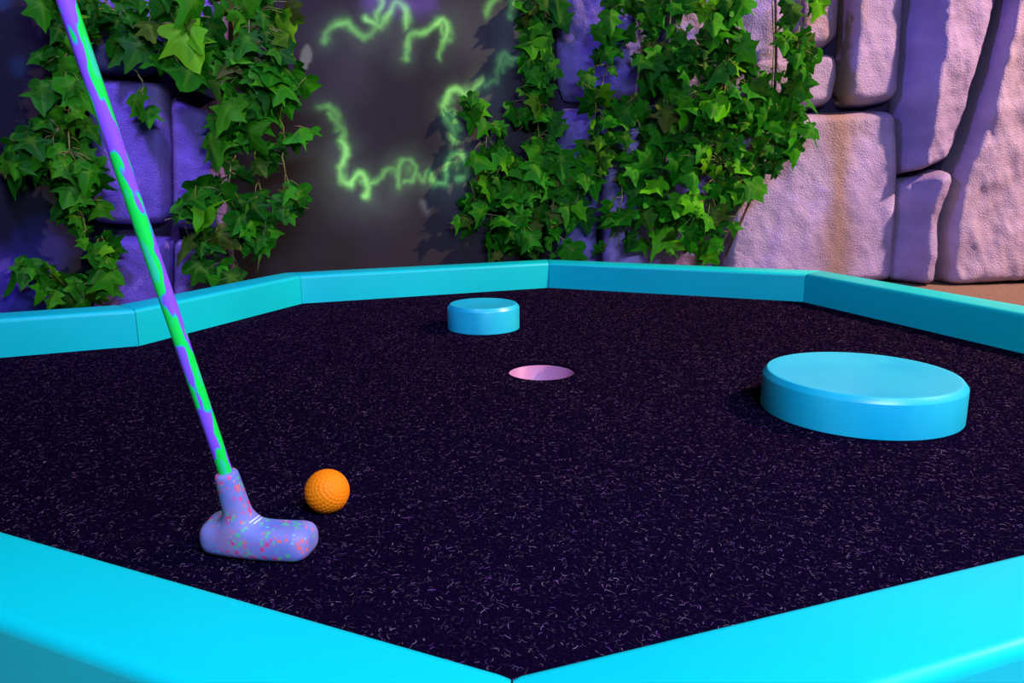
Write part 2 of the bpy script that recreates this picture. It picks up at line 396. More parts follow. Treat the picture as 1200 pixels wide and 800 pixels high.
# ------------------------------------------------------------------ planes of the set
class Plane:                       # vertical plane through (0, y0) with slope dy/dx; u along it, h towards the room
    def __init__(s, y0, k):
        s.y0, s.k = y0, k; L = math.hypot(1, k); s.U = np.array([1/L, k/L, 0]); s.Nn = np.array([k/L, -1/L, 0]); s.O = np.array([0, y0, 0])
    def uv(s, x, y, h=0):
        d = ray(x, y); o = s.O+s.Nn*h; t = np.dot(o-np.array([0, 0, CH]), s.Nn)/np.dot(d, s.Nn); p = np.array([0, 0, CH])+d*t
        return np.array([np.dot(p-s.O, s.U), p[2]])
    def P(s, u, v, h): return s.O+np.multiply.outer(u, s.U)+np.multiply.outer(v, np.array([0, 0, 1.]))+np.multiply.outer(h, s.Nn)
MUR = Plane(2.33, .30); FAC = Plane(2.365, -.04); PIL = Plane(2.075+.0, .10)

def bend(u): return .55*np.maximum(-.97-u, 0)     # the back wall turns towards the room left of the pillar
# ------------------------------------------------------------------ mural wall (painted)
def mural():
    u0, u1, v0, v1 = -2.1, .30, FZ, 1.3; du = .0035
    us = np.arange(u0, u1+du, du); vs = np.concatenate([np.arange(v0, .95, du), np.linspace(.955, v1, 25)])
    U, Vv = np.meshgrid(us, vs, indexing='ij'); P = MUR.P(U.ravel(), Vv.ravel(), bend(U.ravel()))
    q = np.stack([U.ravel(), Vv.ravel()], 1)
    def nz(sc, off, det=4):
        # cheap value noise on numpy grids
        out = np.zeros(len(q)); amp = 1; tot = 0
        for o in range(det):
            s = sc*2**o; g = np.random.default_rng(off+o).random((256, 256)); x = q[:, 0]*s+100; y = q[:, 1]*s+100
            xi, yi = np.floor(x).astype(int), np.floor(y).astype(int); fx, fy = x-xi, y-yi; fx = fx*fx*(3-2*fx); fy = fy*fy*(3-2*fy)
            G = lambda a, b: g[a % 256, b % 256]
            out += amp*((G(xi, yi)*(1-fx)+G(xi+1, yi)*fx)*(1-fy)+(G(xi, yi+1)*(1-fx)+G(xi+1, yi+1)*fx)*fy); tot += amp; amp *= .5
        return out/tot
    def pl(pts, z): return [MUR.uv(300+x/2, y/2) for x, y in pts]
    def dist(poly):
        D = np.full(len(q), 9.); T = np.zeros(len(q))
        for a, b in zip(poly, poly[1:]):
            ab = b-a; t = np.clip(((q-a)@ab)/(ab@ab+1e-12), 0, 1); d = np.linalg.norm(q-a-t[:, None]*ab, axis=1); D = np.minimum(D, d)
        return D
    wob = np.stack([nz(28, 40, 2)-.5, nz(28, 60, 2)-.5], 1)*.018
    wob = wob+np.stack([nz(75, 80, 2)-.5, nz(75, 90, 2)-.5], 1)*.006
    q0 = q.copy(); q = q+wob
    n1, n2, n3 = nz(3, 1), nz(11, 11), nz(4.5, 21)
    base = np.stack([.017+.007*n1, .0145+.006*n1, .013+.006*n1], 1)
    left = np.clip((-.60-q[:, 0])/.25, 0, 1)[:, None]
    base = base*(1-left)+left*np.array([.004, .005, .012])
    # heavy outline curves in the photo's layout (coordinates of a 2x crop)
    W = [([(160, 95), (175, 72), (205, 48), (235, 72), (262, 96), (290, 62), (284, 25), (300, -10)], .7),
         ([(262, 40), (300, 68), (312, 30), (330, 0), (352, 30), (355, 68)], .85),
         ([(352, 135), (352, 108), (366, 84), (395, 72), (415, 68), (440, 44), (458, 70), (440, 100), (430, 135)], .95),
         ([(415, 68), (432, 52), (440, 80), (455, 90)], .7),
         ([(540, 28), (552, 8), (566, -8)], .5), ([(600, 40), (606, 15), (600, -10)], .6),
         ([(150, 250), (180, 250), (196, 280), (188, 300)], .45), ([(175, 270), (205, 305), (205, 330)], .55),
         ([(205, 330), (218, 342), (206, 375), (196, 395), (205, 430), (222, 428)], .8),
         ([(222, 430), (236, 405), (252, 402), (266, 430), (262, 460)], .9),
         ([(262, 430), (290, 418), (312, 395), (328, 398), (334, 435)], .8),
         ([(334, 430), (330, 395), (345, 372), (368, 378), (376, 402), (362, 424), (345, 422)], 1.15), ([(376, 410), (392, 425), (398, 405), (410, 404), (412, 430), (440, 432)], .9),
         ([(440, 430), (446, 390), (462, 362), (490, 366), (494, 400), (470, 420)], .9),
         ([(466, 335), (460, 290), (436, 262), (452, 232), (468, 204), (490, 222), (496, 240)], .8), ([(440, 260), (462, 262), (470, 300)], .6),
         ([(494, 215), (520, 205), (526, 180), (536, 200), (552, 186), (560, 192)], .75),
         ([(560, 192), (566, 150), (584, 122), (596, 142), (622, 130)], .65), ([(575, 170), (580, 140), (600, 150)], .5)]
    g = np.zeros(len(q)); halo = np.zeros(len(q))
    for k, (pts, w) in enumerate(W):
        C_ = [np.array(p, float) for p in pts]
        for _ in range(2): C_ = [C_[0]]+[a*(1-f)+b*f for a, b in zip(C_, C_[1:]) for f in (.25, .75)]+[C_[-1]]
        D = dist(pl(C_, 0))
        g = np.maximum(g, w*np.exp(-(D/(.0045+.009*n2))**2)); halo = np.maximum(halo, w*np.exp(-(D/.030)**1.3))
    for (x, y, r_, w_) in ((356, 396, .017, .85), (250, 420, .012, .6), (320, 402, .012, .6), (402, 412, .011, .55), (470, 388, .018, .5), (458, 232, .015, .45), (206, 345, .011, .5), (440, 60, .015, .75), (294, 45, .015, .6), (350, 45, .011, .5), (170, 88, .009, .6), (206, 52, .013, .5), (372, 76, .009, .5), (582, 145, .018, .45), (540, 192, .018, .45), (500, 208, .015, .35), (266, 455, .010, .5), (475, 330, .012, .35)):
        d = np.linalg.norm(q-MUR.uv(300+x/2, y/2), axis=1); g = np.maximum(g, .8*w_*np.exp(-(d/r_)**2)); halo = np.maximum(halo, w_*np.exp(-(d/(r_*3))**2))
    g *= 1.2*(.45+1.3*np.clip((n2-.28)*1.8, 0, 1)); halo *= (.45+.9*n3)
    # hazy bands outside the opening
    bands = [([(300, 480), (200, 470), (170, 380)], .06, .35), ([(540, 250), (545, 330), (520, 420), (470, 440)], .07, .42), ([(230, 180), (240, 130), (330, 95)], .06, .30), ([(390, 475), (395, 490)], .012, .9), ([(580, 60), (590, 110)], .05, .45), ([(480, 20), (510, 100)], .06, .3)]
    hz = np.zeros(len(q))
    for pts, s, w in bands: hz = np.maximum(hz, 1.35*w*np.exp(-(dist(pl(pts, 0))/s)**2)*(.5+n1))
    C = base+halo[:, None]*np.array([.042, .105, .034])+hz[:, None]*np.array([.055, .075, .05])+g[:, None]*np.array([.13, .62, .05])
    C += (np.clip(g-.75, 0, 1)[:, None])*np.array([.12, .12, .05])
    # dark heart of the opening
    D = dist(pl([(290, 180), (330, 300), (400, 330), (350, 200), (420, 160)], 0)); C *= (1-.38*np.exp(-(D/.09)**2))[:, None]
    # violet clouds at top of the opening
    D = dist(pl([(270, 0), (330, 10), (400, 10)], 0)); C += (np.exp(-(D/.03)**2)*.8)[:, None]*np.array([.10, .055, .20])
    # pale painted patch at the edge of the ivy
    D = dist([MUR.uv(354, 74), MUR.uv(359, 58)]); C = C+(1/(1+np.exp((D-.013)/.0012)))[:, None]*np.array([.13, .18, .08])
    # violet and blue clouds low on the left part
    for (x, y, s, c) in ((10, 300, .05, (.09, .04, .26)), (0, 330, .045, (.12, .05, .36)), (42, 318, .05, (.06, .05, .42)), (55, 340, .04, (.05, .05, .45)), (10, 352, .03, (.12, .07, .45)), (35, 350, .03, (.04, .04, .40)), (10, 5, .035, (.0, .10, .26)), (40, 85, .02, (.01, .05, .08)), (5, 0, .02, (.02, .2, .35)), (70, 285, .06, (.03, .03, .22))):
        d = np.linalg.norm(q-MUR.uv(x, y), axis=1)*(.75+.5*n2); C += (1/(1+np.exp((d-s)/(s*.16))))[:, None]*np.array(c)*(.15+.5*n3)[:, None]
    nu, nv = len(us), len(vs); I = np.arange(nu*nv).reshape(nu, nv)
    Fq = np.stack([I[:-1, :-1], I[1:, :-1], I[1:, 1:], I[:-1, 1:]], -1).reshape(-1, 4)
    me = np_mesh('wall_back', P, Fq); setcol(me, C)
    return me
wb = link('wall_back', mural(), M_MURAL)
tag(wb, 'dark back wall with green glowing cloud mural', 'wall', kind='structure')
sm = wb.modifiers.new('solid', 'SOLIDIFY'); sm.thickness = .03; sm.offset = -1 if True else 1

# ------------------------------------------------------------------ sculpted stones
def resample(P, n):
    P = np.asarray(P, float); L = np.concatenate([[0], np.cumsum(np.linalg.norm(np.diff(P, axis=0), axis=1))]); t = np.linspace(0, L[-1], n)
    return np.stack([np.interp(t, L, P[:, k]) for k in range(P.shape[1])], 1)
def stone(pl, name, root, top, right, bottom, left, depth=.07, rad=.045, crest=None, seed=0, rough=1.0, tint=(.44, .35, .52), streaks=(), pitted=0, gap=.004, tiltv=0, corner=1.0):
    """edges as picture points (top and bottom left->right, left and right top->bottom) carried onto plane PL"""
    conv = lambda E: np.array([pl.uv(x, y, depth*.55) for x, y in E])
    T, R_, B, L_ = map(conv, (top, right, bottom, left))
    w = np.linalg.norm(T[0]-T[-1])+np.linalg.norm(B[0]-B[-1]); h = np.linalg.norm(L_[0]-L_[-1])+np.linalg.norm(R_[0]-R_[-1])
    nu = int(np.clip(w/2/.0055, 18, 110)); nv = int(np.clip(h/2/.0055, 18, 110))
    T, B = resample(T, nu), resample(B, nu); L_, R_ = resample(L_, nv), resample(R_, nv)
    s = np.linspace(0, 1, nu)[:, None, None]; t = np.linspace(0, 1, nv)[None, :, None]
    Q = (1-t)*T[:, None]+t*B[:, None]+(1-s)*L_[None]+s*R_[None]-((1-s)*(1-t)*T[0]+s*(1-t)*T[-1]+(1-s)*t*B[0]+s*t*B[-1])
    s, t = s[..., 0]+0*t[..., 0], t[..., 0]+0*s[..., 0]
    # metric distance from the four edges
    dl = s*w/2; dr = (1-s)*w/2; dt = t*h/2; db = (1-t)*h/2
    k = 2.2; f = lambda d: np.clip(1-d/rad, 0, 1)
    e = np.clip((np.maximum(f(dl), f(dr))**k+np.maximum(f(dt), f(db))**k)**(1/k), 0, 1)
    prof = np.sqrt(np.clip(1-e**2.2, 0, 1))
    cr = np.interp(s, [c[0] for c in crest], [c[1] for c in crest]) if crest else 1
    # pull the corners in so that they read rounded
    cx, cy = Q[..., 0].mean(), Q[..., 1].mean()
    cornerness = (np.abs(2*s-1)**10)*(np.abs(2*t-1)**10); pull = .16*min(rad*2, .1)/max(min(w, h)/2, .05)*corner
    Q[..., 0] += (cx-Q[..., 0])*cornerness*pull*2; Q[..., 1] += (cy-Q[..., 1])*cornerness*pull*2
    H = np.zeros((nu, nv)); C = np.zeros((nu, nv, 3)); base = np.array(tint)
    for i in range(nu):
        for j in range(nv):
            u, v = Q[i, j]; p = Vector((u*7+seed*3.1, v*7, seed*1.7))
            n1 = noise.fractal(p, 1.0, 2.0, 4); n2 = noise.fractal(p*3.5+Vector((9, 3, 0)), .8, 2.0, 3)
            rg = noise.ridged_multi_fractal(Vector(((u+.45*v)*11+seed, (v-.3*u)*3.2, seed)), .9, 2.1, 3, 1.0, 2.0)
            H[i, j] = .0075*n1*rough+.0016*n2*rough+.0035*(rg-1.1)*rough
            if pitted:
                dd, _ = noise.voronoi(Vector((u*48+seed, v*48, seed)))
                m = noise.noise(Vector((u*9+4+seed, v*6, 2.2)))
                if dd[0] < .24 and m > .05: H[i, j] -= pitted*.004*(1-(dd[0]/.24)**2)
            c = base*(1+.22*n1+.12*n2)
            C[i, j] = c
    A = prof*(cr*(depth+tiltv*(t-.5))+H)
    for (xa, ya, xb, yb, wd, colr, amt) in streaks:
        a, b = pl.uv(xa, ya, depth), pl.uv(xb, yb, depth); ab = b-a; tt = np.clip(((Q-a)@ab)/(ab@ab), 0, 1)
        d = np.linalg.norm(Q-a-tt[..., None]*ab, axis=-1)
        wv = wd*(1+.35*np.sin(tt*9+seed)); g = amt*np.exp(-(d/wv)**2)
        C = C*(1-g[..., None])+np.array(colr)*g[..., None]
    # ring of side wall down into the core
    V = pl.P(Q[..., 0].ravel(), Q[..., 1].ravel(), A.ravel()); I = np.arange(nu*nv).reshape(nu, nv)
    ring = np.concatenate([I[:, 0], I[-1, 1:], I[-2::-1, -1], I[0, -2:0:-1]]); q = Q.reshape(-1, 2)[ring]
    back = pl.P(q[:, 0], q[:, 1], np.full(len(ring), -.03)); nb = len(ring); o0 = nu*nv
    Fq = np.stack([I[:-1, :-1], I[:-1, 1:], I[1:, 1:], I[1:, :-1]], -1).reshape(-1, 4).tolist()
    for a in range(nb): b = (a+1) % nb; Fq.append([ring[a], ring[b], o0+b, o0+a])
    Fq.append([o0+a for a in range(nb)])
    me = np_mesh('stone_block', np.concatenate([V, back]), Fq); setcol(me, np.concatenate([C.reshape(-1, 3), C.reshape(-1, 3)[ring]]))
    bm = bmesh.new(); bm.from_mesh(me); bmesh.ops.recalc_face_normals(bm, faces=bm.faces); bm.to_mesh(me); bm.free()
    return local(link(name, me, M_STONE, root), root)
def core(root, pl, u0, u1, h0, h1, v1, hole=None):
    bm = bmesh.new(); n = 14; pr = []
    for h in (h0, h1):
        for k in range(n+1):
            pr.append((u0+(u1-u0)*k/n, h))
    A = [bm.verts.new(Vector(pl.P(u, FZ+.0004, h))) for u, h in pr]; B = [bm.verts.new(Vector(pl.P(u, v1, h+.006*math.sin(u*21)))) for u, h in pr]
    o = list(range(n+1))+list(range(2*n+1, n, -1))
    for a, b in zip(o, o[1:]+o[:1]): bm.faces.new((A[a], A[b], B[b], B[a]))
    bm.faces.new([A[k] for k in o]); bm.faces.new([B[k] for k in o])
    bmesh.ops.recalc_face_normals(bm, faces=bm.faces)
    return local(bm_obj('core', bm, M_CORE, root, smooth=False), root)

BR_ = (.34, .19, .10); BL = (.20, .15, .42); LT = (.58, .46, .62)
p = FAC.P(.75, 0, 0)
rock = empty('rock_face', (p[0], p[1], FZ), 'lilac sculpted rock face of big stones filling the right background', 'rock wall', kind='thing')
core(rock, FAC, .125, 2.0, -.16, -.012, 1.25)
SF = lambda *a, **k: stone(FAC, 'stone_block', rock, *a, **k)
# A  the big square block
SF([(858, 133), (900, 134), (960, 131), (1052, 127)], [(1053, 127), (1055, 200), (1048, 332)], [(842, 332), (940, 334), (1048, 334)], [(858, 133), (850, 230), (842, 332)], depth=.095, rad=.032, seed=1, pitted=1.0, rough=.75, crest=[(0, 1.15), (1, .72)],
   streaks=[(986, 120, 984, 340, .040, (.34, .21, .11), .8), (925, 190, 895, 330, .016, BL, .35), (1040, 250, 1045, 330, .012, BL, .3), (900, 250, 870, 330, .03, LT, .35)])
# C, D, E
SF([(872, 66), (920, 66), (981, 60)], [(981, 60), (983, 90), (975, 124)], [(872, 131), (920, 130), (975, 124)], [(872, 66), (872, 131)], depth=.085, rad=.03, crest=[(0, 1.1), (1, .8)], seed=2, tint=(.46, .36, .52), rough=.8)
SF([(932, -150), (990, -150)], [(990, -150), (987, 0), (984, 40), (974, 57)], [(925, 62), (950, 60), (974, 57)], [(932, -150), (925, 62)], depth=.075, rad=.04, crest=[(0, 1.15), (1, .75)], seed=3, tint=(.42, .31, .42), streaks=[(940, -60, 975, 40, .03, (.36, .24, .18), .5)])
SF([(990, -150), (1064, -150)], [(1064, -150), (1061, 20), (1056, 116)], [(981, 125), (1020, 124), (1056, 116)], [(990, -150), (990, 40), (981, 125)], depth=.095, rad=.034, crest=[(0, 1.15), (1, .65)], seed=4, pitted=.3, streaks=[(999, -60, 992, 112, .026, (.44, .27, .13), .8)])
# F tall leaning stone, its left flank turned away from the light
SF([(1064, -150), (1185, -150)], [(1185, -150), (1172, 0), (1160, 50), (1146, 95), (1128, 160), (1109, 188)], [(1055, 207), (1080, 200), (1109, 188)], [(1064, -150), (1062, 20), (1056, 120), (1055, 207)], depth=.125, rad=.03, crest=[(0, .30), (.30, .92), (.36, 1.0), (1, .55)], seed=5, tint=(.36, .28, .45), rough=2.0, pitted=.8)
# G below it
SF([(1054, 212), (1080, 206), (1111, 195)], [(1111, 195), (1113, 208), (1103, 235), (1096, 270), (1091, 335)], [(1044, 331), (1068, 334), (1091, 337)], [(1054, 212), (1050, 260), (1044, 331)], depth=.13, rad=.022, crest=[(0, .25), (.35, .58), (.60, .97), (.68, 1.0), (1, .85)], seed=6, tint=(.36, .28, .45), rough=2.0, pitted=.8)
# H great slanting stone at the right
SF([(1190, -150), (1420, -150)], [(1420, -150), (1400, 324)], [(1096, 338), (1150, 334), (1400, 326)], [(1190, -150), (1176, 0), (1158, 75), (1135, 160), (1115, 200), (1102, 260), (1096, 338)], depth=.115, rad=.03, crest=[(0, .80), (.025, .98), (.04, 1.0), (.6, .5), (1, .1)], seed=7, rough=1.9, pitted=.5, tint=(.44, .345, .46))
# upper and lower stones behind the ivy
SF([(776, -150), (926, -150)], [(926, -150), (922, 60), (918, 126)], [(778, 124), (918, 127)], [(776, -150), (778, 124)], depth=.07, rad=.04, seed=8, tint=(.42, .34, .58))
SF([(652, -150), (772, -150)], [(772, -150), (774, 60), (768, 112)], [(652, 120), (710, 118), (768, 113)], [(652, -150), (652, 120)], depth=.055, rad=.05, crest=[(0, .2), (.55, .9), (.65, 1), (1, .9)], seed=9, rough=1.5, tint=(.22, .18, .44))  # darker blue tint puts the dim light on this stone into its colour
SF([(652, 126), (700, 126)], [(700, 126), (700, 330)], [(652, 330), (700, 330)], [(652, 126), (652, 330)], depth=.05, rad=.03, crest=[(0, .4), (.6, 1), (1, 1)], seed=10, tint=(.20, .17, .42))  # dim light painted into the tint here too
SF([(705, 130), (780, 132), (850, 137)], [(852, 137), (846, 230), (836, 332)], [(706, 330), (770, 330), (834, 332)], [(705, 130), (706, 330)], depth=.06, rad=.035, seed=12, tint=(.34, .26, .52))

p = PIL.P(-.92, 0, 0)
pillar = empty('stone_pillar', (p[0], p[1], FZ), 'violet carved stone pillar framed by ivy at the left, behind the putter shaft', 'stone pillar')
core(pillar, PIL, PIL.uv(107, 200)[0], PIL.uv(259, 200)[0], -.06, -.012, 1.25)
SP = lambda *a, **k: stone(PIL, 'stone_block', pillar, *a, **k)
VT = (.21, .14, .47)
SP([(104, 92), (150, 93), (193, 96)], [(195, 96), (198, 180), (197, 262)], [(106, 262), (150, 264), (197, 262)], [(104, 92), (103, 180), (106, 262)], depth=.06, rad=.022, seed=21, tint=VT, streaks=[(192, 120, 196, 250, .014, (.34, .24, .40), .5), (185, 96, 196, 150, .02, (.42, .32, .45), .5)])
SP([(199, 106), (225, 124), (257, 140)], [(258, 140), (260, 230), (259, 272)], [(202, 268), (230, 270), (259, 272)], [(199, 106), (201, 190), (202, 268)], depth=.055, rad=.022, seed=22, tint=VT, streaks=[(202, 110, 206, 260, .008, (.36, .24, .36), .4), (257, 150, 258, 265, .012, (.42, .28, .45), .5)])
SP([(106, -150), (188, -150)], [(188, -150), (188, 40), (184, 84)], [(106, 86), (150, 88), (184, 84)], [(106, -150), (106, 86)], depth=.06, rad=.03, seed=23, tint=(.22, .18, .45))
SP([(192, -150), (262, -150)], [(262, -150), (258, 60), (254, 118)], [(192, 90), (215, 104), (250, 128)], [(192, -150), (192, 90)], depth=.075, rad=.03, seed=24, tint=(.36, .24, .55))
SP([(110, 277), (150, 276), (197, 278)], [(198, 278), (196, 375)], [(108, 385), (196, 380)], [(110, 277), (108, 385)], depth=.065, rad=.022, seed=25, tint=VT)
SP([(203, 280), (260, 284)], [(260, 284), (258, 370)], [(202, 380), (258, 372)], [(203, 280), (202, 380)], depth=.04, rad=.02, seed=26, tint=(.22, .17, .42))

# ------------------------------------------------------------------ ivy
half = [(.0, .10), (.07, .02), (.17, -.02), (.29, .01), (.42, .10), (.36, .20), (.30, .29), (.38, .36), (.54, .46), (.42, .50), (.29, .54), (.22, .62), (.16, .74), (.09, .88), (.0, 1.03)]
OUTL = np.array(half+[(-x, y) for x, y in half[-2:0:-1]]); NO = len(OUTL)
CEN = np.array([0, .30])
def leaf(center, nrm, up, size, V, Fq, C, colr, tipc):
    """append one folded, drooping ivy leaf; base of the blade at CENTER, tip along -UP"""
    y = up-nrm*up.dot(nrm); y = -(y.normalized()); x = y.cross(nrm).normalized()
    wv = random.uniform(.78, 1.1); fold = random.uniform(.1, .75); droop = random.uniform(-.2, .8); tw = random.uniform(-.5, .5); curl = random.uniform(-.35, .35); wa = random.uniform(0, 6.28); wf = random.uniform(.02, .06)
    i0 = len(V)
    def put(px, py, cc):
        px *= wv; z = -fold*abs(px)-droop*py*py*.5+tw*px*py+curl*px*px+wf*math.sin(wa+9*py+7*px)
        V.append(center+(x*px+y*py+nrm*z)*size); C.append(cc)
    mid = [(0, .10), (0, .33), (0, .62), (0, 1.03)]
    vein = tuple(a*.72+b for a, b in zip(colr, (.05, .12, .006)))
    put(CEN[0], CEN[1], vein)
    jj = [random.uniform(.90, 1.1) for _ in range(NO)]
    tips = {0, 4, 8, 14, 20, 24}
    for k, (px, py) in enumerate(OUTL): put(px*.5+CEN[0]*.5, py*.5+CEN[1]*.5, tuple(a*.55+b*.45 for a, b in zip(colr, vein)) if k in tips else tuple(a*.82 for a in colr))
    for k, (px, py) in enumerate(OUTL): put(px*jj[k], CEN[1]+(py-CEN[1])*jj[k], tipc if k % 2 else colr)
    for k in range(NO):
        a, b = k, (k+1) % NO
        Fq.append((i0, i0+1+a, i0+1+b)); Fq.append((i0+1+a, i0+1+NO+a, i0+1+NO+b, i0+1+b))
GREENS = [(.010, .16, .004), (.016, .21, .005), (.022, .25, .005), (.034, .27, .005), (.006, .10, .004), (.018, .19, .007)]
BRIGHT = [(.08, .45, .005), (.11, .50, .008), (.055, .38, .012), (.13, .44, .006)]
BROWN = [(.05, .14, .008), (.08, .13, .012), (.036, .15, .006)]
def clear(p):
    # keep leaves and stems in front of the walls they hang on
    a = np.array(p)
    for pl_, u0, u1, hm in ((MUR, -9, 9, .004), (FAC, .10, .42, .082), (FAC, .42, 2, .128), (PIL, PIL.uv(94, 200)[0], PIL.uv(277, 200)[0], .102)):
        u = float(np.dot(a-pl_.O, pl_.U)); h = float(np.dot(a-pl_.O, pl_.Nn))
        if pl_ is MUR: hm = hm+float(bend(u))
        if u0 < u < u1 and h < hm: a = a+pl_.Nn*(hm-h+.08*min(hm-h, .05))
    return Vector(a)
OUTM = offset(POLY, RW+.05)
IVYM = Plane(2.33, .16)
def vine(label, pl, stems, blobs, bright=.12, brown=.08, hmin=.02, hmax=.10, extra=(), size=(.058, .105), seed=0, tilt=.72, dens=.80):
    random.seed(100+seed)
    p0 = pl.P(*pl.uv(*stems[0][-1], h=.05), .03); root = empty('ivy_vine', (p0[0], p0[1], p0[2]), label, 'ivy', 'artificial ivy vines on the walls')
    V, Fq, C = [], [], []; bm = bmesh.new(); S3 = []
    nrm0 = Vector(pl.Nn); U0 = Vector(pl.U); Z = Vector((0, 0, 1))
    for st in stems:
        P3 = []; sm = resample(st, 3*len(st)+4)
        for k, (x, y) in enumerate(sm):
            h = hmin+.6*(hmax-hmin)*(.5+.5*math.sin(k*.9+seed)); h = max(h, .012)
            u, v = pl.uv(x, y, h); P3.append(Vector(pl.P(u, max(v, .004), h))+U0*random.gauss(0, .003))
        S3 += P3; tube(bm, P3, [.0022-.0009*k/len(P3) for k in range(len(P3))], 6)
    for (x, y, rx, ry, n, *hh) in blobs:
        for _ in range(max(2, round(n*dens))):
            a = random.uniform(0, 6.283); r = math.sqrt(random.random()); px, py = x+rx*r*math.cos(a), y+ry*r*math.sin(a)
            h = random.uniform(hmin, hmax)+(hh[0] if hh else 0); u, v = pl.uv(px, py, h)
            sz = random.uniform(*size)*random.choice((.42, .55, .7, .85, 1, 1))
            c = Vector(pl.P(u, v, h))
            n_ = (nrm0+U0*random.gauss(0, tilt)+Z*random.gauss(.25, tilt)).normalized()
            if n_.dot(nrm0) < .1: n_ = (n_+nrm0*.4).normalized()
            up = (Z+U0*random.gauss(0, .7)).normalized()
            rr = random.random(); colr = random.choice(BRIGHT if rr < bright else BROWN if rr < bright+brown else GREENS); k = random.uniform(.8, 1.2)
            colr = tuple(q*k for q in colr); tip = tuple(q*random.uniform(.8, 1.25) for q in colr)
            base = c+up*sz*.45; tipz = (c-up*sz*.6).z
            if tipz < RH+.004 and inside(np.array([c.x]), np.array([c.y]), OUTM)[0]: continue
            leaf(base, n_, up, sz, V, Fq, C, colr, tip)
            # petiole towards the nearest stem point
            near = min(S3, key=lambda s: (s-base).length); b0 = base-up*sz*.10
            d = near-b0; L = min(d.length, .055)
            if L > .004:
                d.normalize(); q1 = b0+d*L*.5+nrm0*.006+Z*.006; tube(bm, [b0, q1, b0+d*L], [.0008, .0009, .0010], 4)
    for v in bm.verts: v.co = clear(v.co)
    me = np_mesh('foliage', [tuple(clear(v)) for v in V], Fq); setcol(me, C)
    local(link('foliage', me, M_LEAF, root), root)
    local(bm_obj('stem', bm, M_STEM, root), root)
    for st in extra:
        b2 = bmesh.new(); P3 = [Vector(pl.P(*pl.uv(x, y, hmin+.012), hmin+.012)) for x, y in resample(st, 10)]
        tube(b2, P3, [.0035]*len(P3), 7); local(bm_obj('woody_stem', b2, M_DRYSTEM, root), root)
    return root
PM = Plane(2.075, .10)
vine('dark green ivy vine hanging at the far left, left of the stone pillar', PIL, [[(95, -60), (85, 40), (80, 110), (78, 170), (95, 230), (100, 270)], [(70, 150), (45, 175), (15, 190)]],
     [(75, 15, 38, 30, 16), (62, 62, 30, 26, 10), (80, 110, 28, 32, 14), (88, 165, 26, 22, 10), (38, 160, 26, 22, 10), (22, 195, 24, 16, 10), (62, 205, 26, 20, 9), (105, 215, 24, 22, 13), (98, 250, 30, 20, 12), (92, 280, 16, 16, 4)], hmin=.14, hmax=.20, seed=1, bright=.10)
vine('ivy vine draped across the top of the left stone pillar', PIL, [[(100, -60), (130, 10), (170, 30), (215, 25)], [(150, 60), (165, 95), (176, 118)], [(180, 20), (195, 60)]],
     [(115, 30, 28, 26, 12), (150, 25, 30, 28, 14), (195, 12, 32, 18, 10), (215, 45, 32, 26, 14), (198, 78, 14, 18, 5), (232, 78, 22, 20, 8), (178, 132, 9, 18, 3), (150, 60, 16, 14, 4)], hmin=.08, hmax=.14, seed=2, size=(.07, .125), bright=.1, brown=.12)
vine('thick ivy vine between the left stone pillar and the green mural', PIL, [[(290, -60), (292, 60), (295, 130), (300, 200), (312, 250), (300, 320)], [(280, 150), (270, 210), (255, 255), (275, 310)], [(255, 250), (225, 250), (192, 258)], [(330, 140), (335, 210), (340, 245)]],
     [(290, 20, 48, 36, 34), (310, 65, 44, 34, 30), (285, 100, 38, 30, 20), (325, 110, 34, 28, 20), (300, 145, 44, 28, 22), (270, 160, 22, 24, 7), (335, 160, 22, 26, 8), (355, 165, 10, 10, 2), (275, 195, 20, 24, 7), (312, 190, 24, 16, 6), (250, 245, 36, 18, 12), (215, 250, 24, 12, 6), (285, 250, 34, 26, 16), (335, 232, 24, 20, 9), (345, 250, 18, 12, 6), (262, 290, 30, 26, 13), (300, 285, 28, 22, 10), (258, 322, 26, 12, 6), (308, 316, 18, 8, 4)], hmin=.085, hmax=.135, seed=3, bright=.08, brown=.16, size=(.06, .112))
vine('low ivy tuft at the far left just above the cyan rail', PIL, [[(120, 270), (128, 320), (110, 345), (60, 330), (25, 322)], [(118, 322), (80, 345), (62, 352)]],
     [(28, 322, 16, 8, 5), (52, 325, 18, 10, 6), (62, 340, 22, 14, 9), (88, 345, 20, 12, 9), (100, 352, 14, 8, 5), (126, 300, 10, 26, 9), (122, 330, 10, 14, 5)], hmin=.15, hmax=.21, seed=4, bright=.25, brown=.02)
vine('narrow upright ivy strand climbing the right edge of the green mural', IVYM, [[(630, -60), (632, 40), (628, 110), (632, 210), (630, 300)]],
     [(632, 5, 26, 20, 13), (635, 35, 24, 20, 13), (622, 65, 22, 16, 9), (640, 78, 18, 16, 8), (628, 100, 22, 16, 10), (620, 125, 20, 14, 8), (632, 150, 26, 18, 14), (630, 185, 24, 18, 12)], hmin=.022, hmax=.075, seed=5, bright=.08, brown=.03)
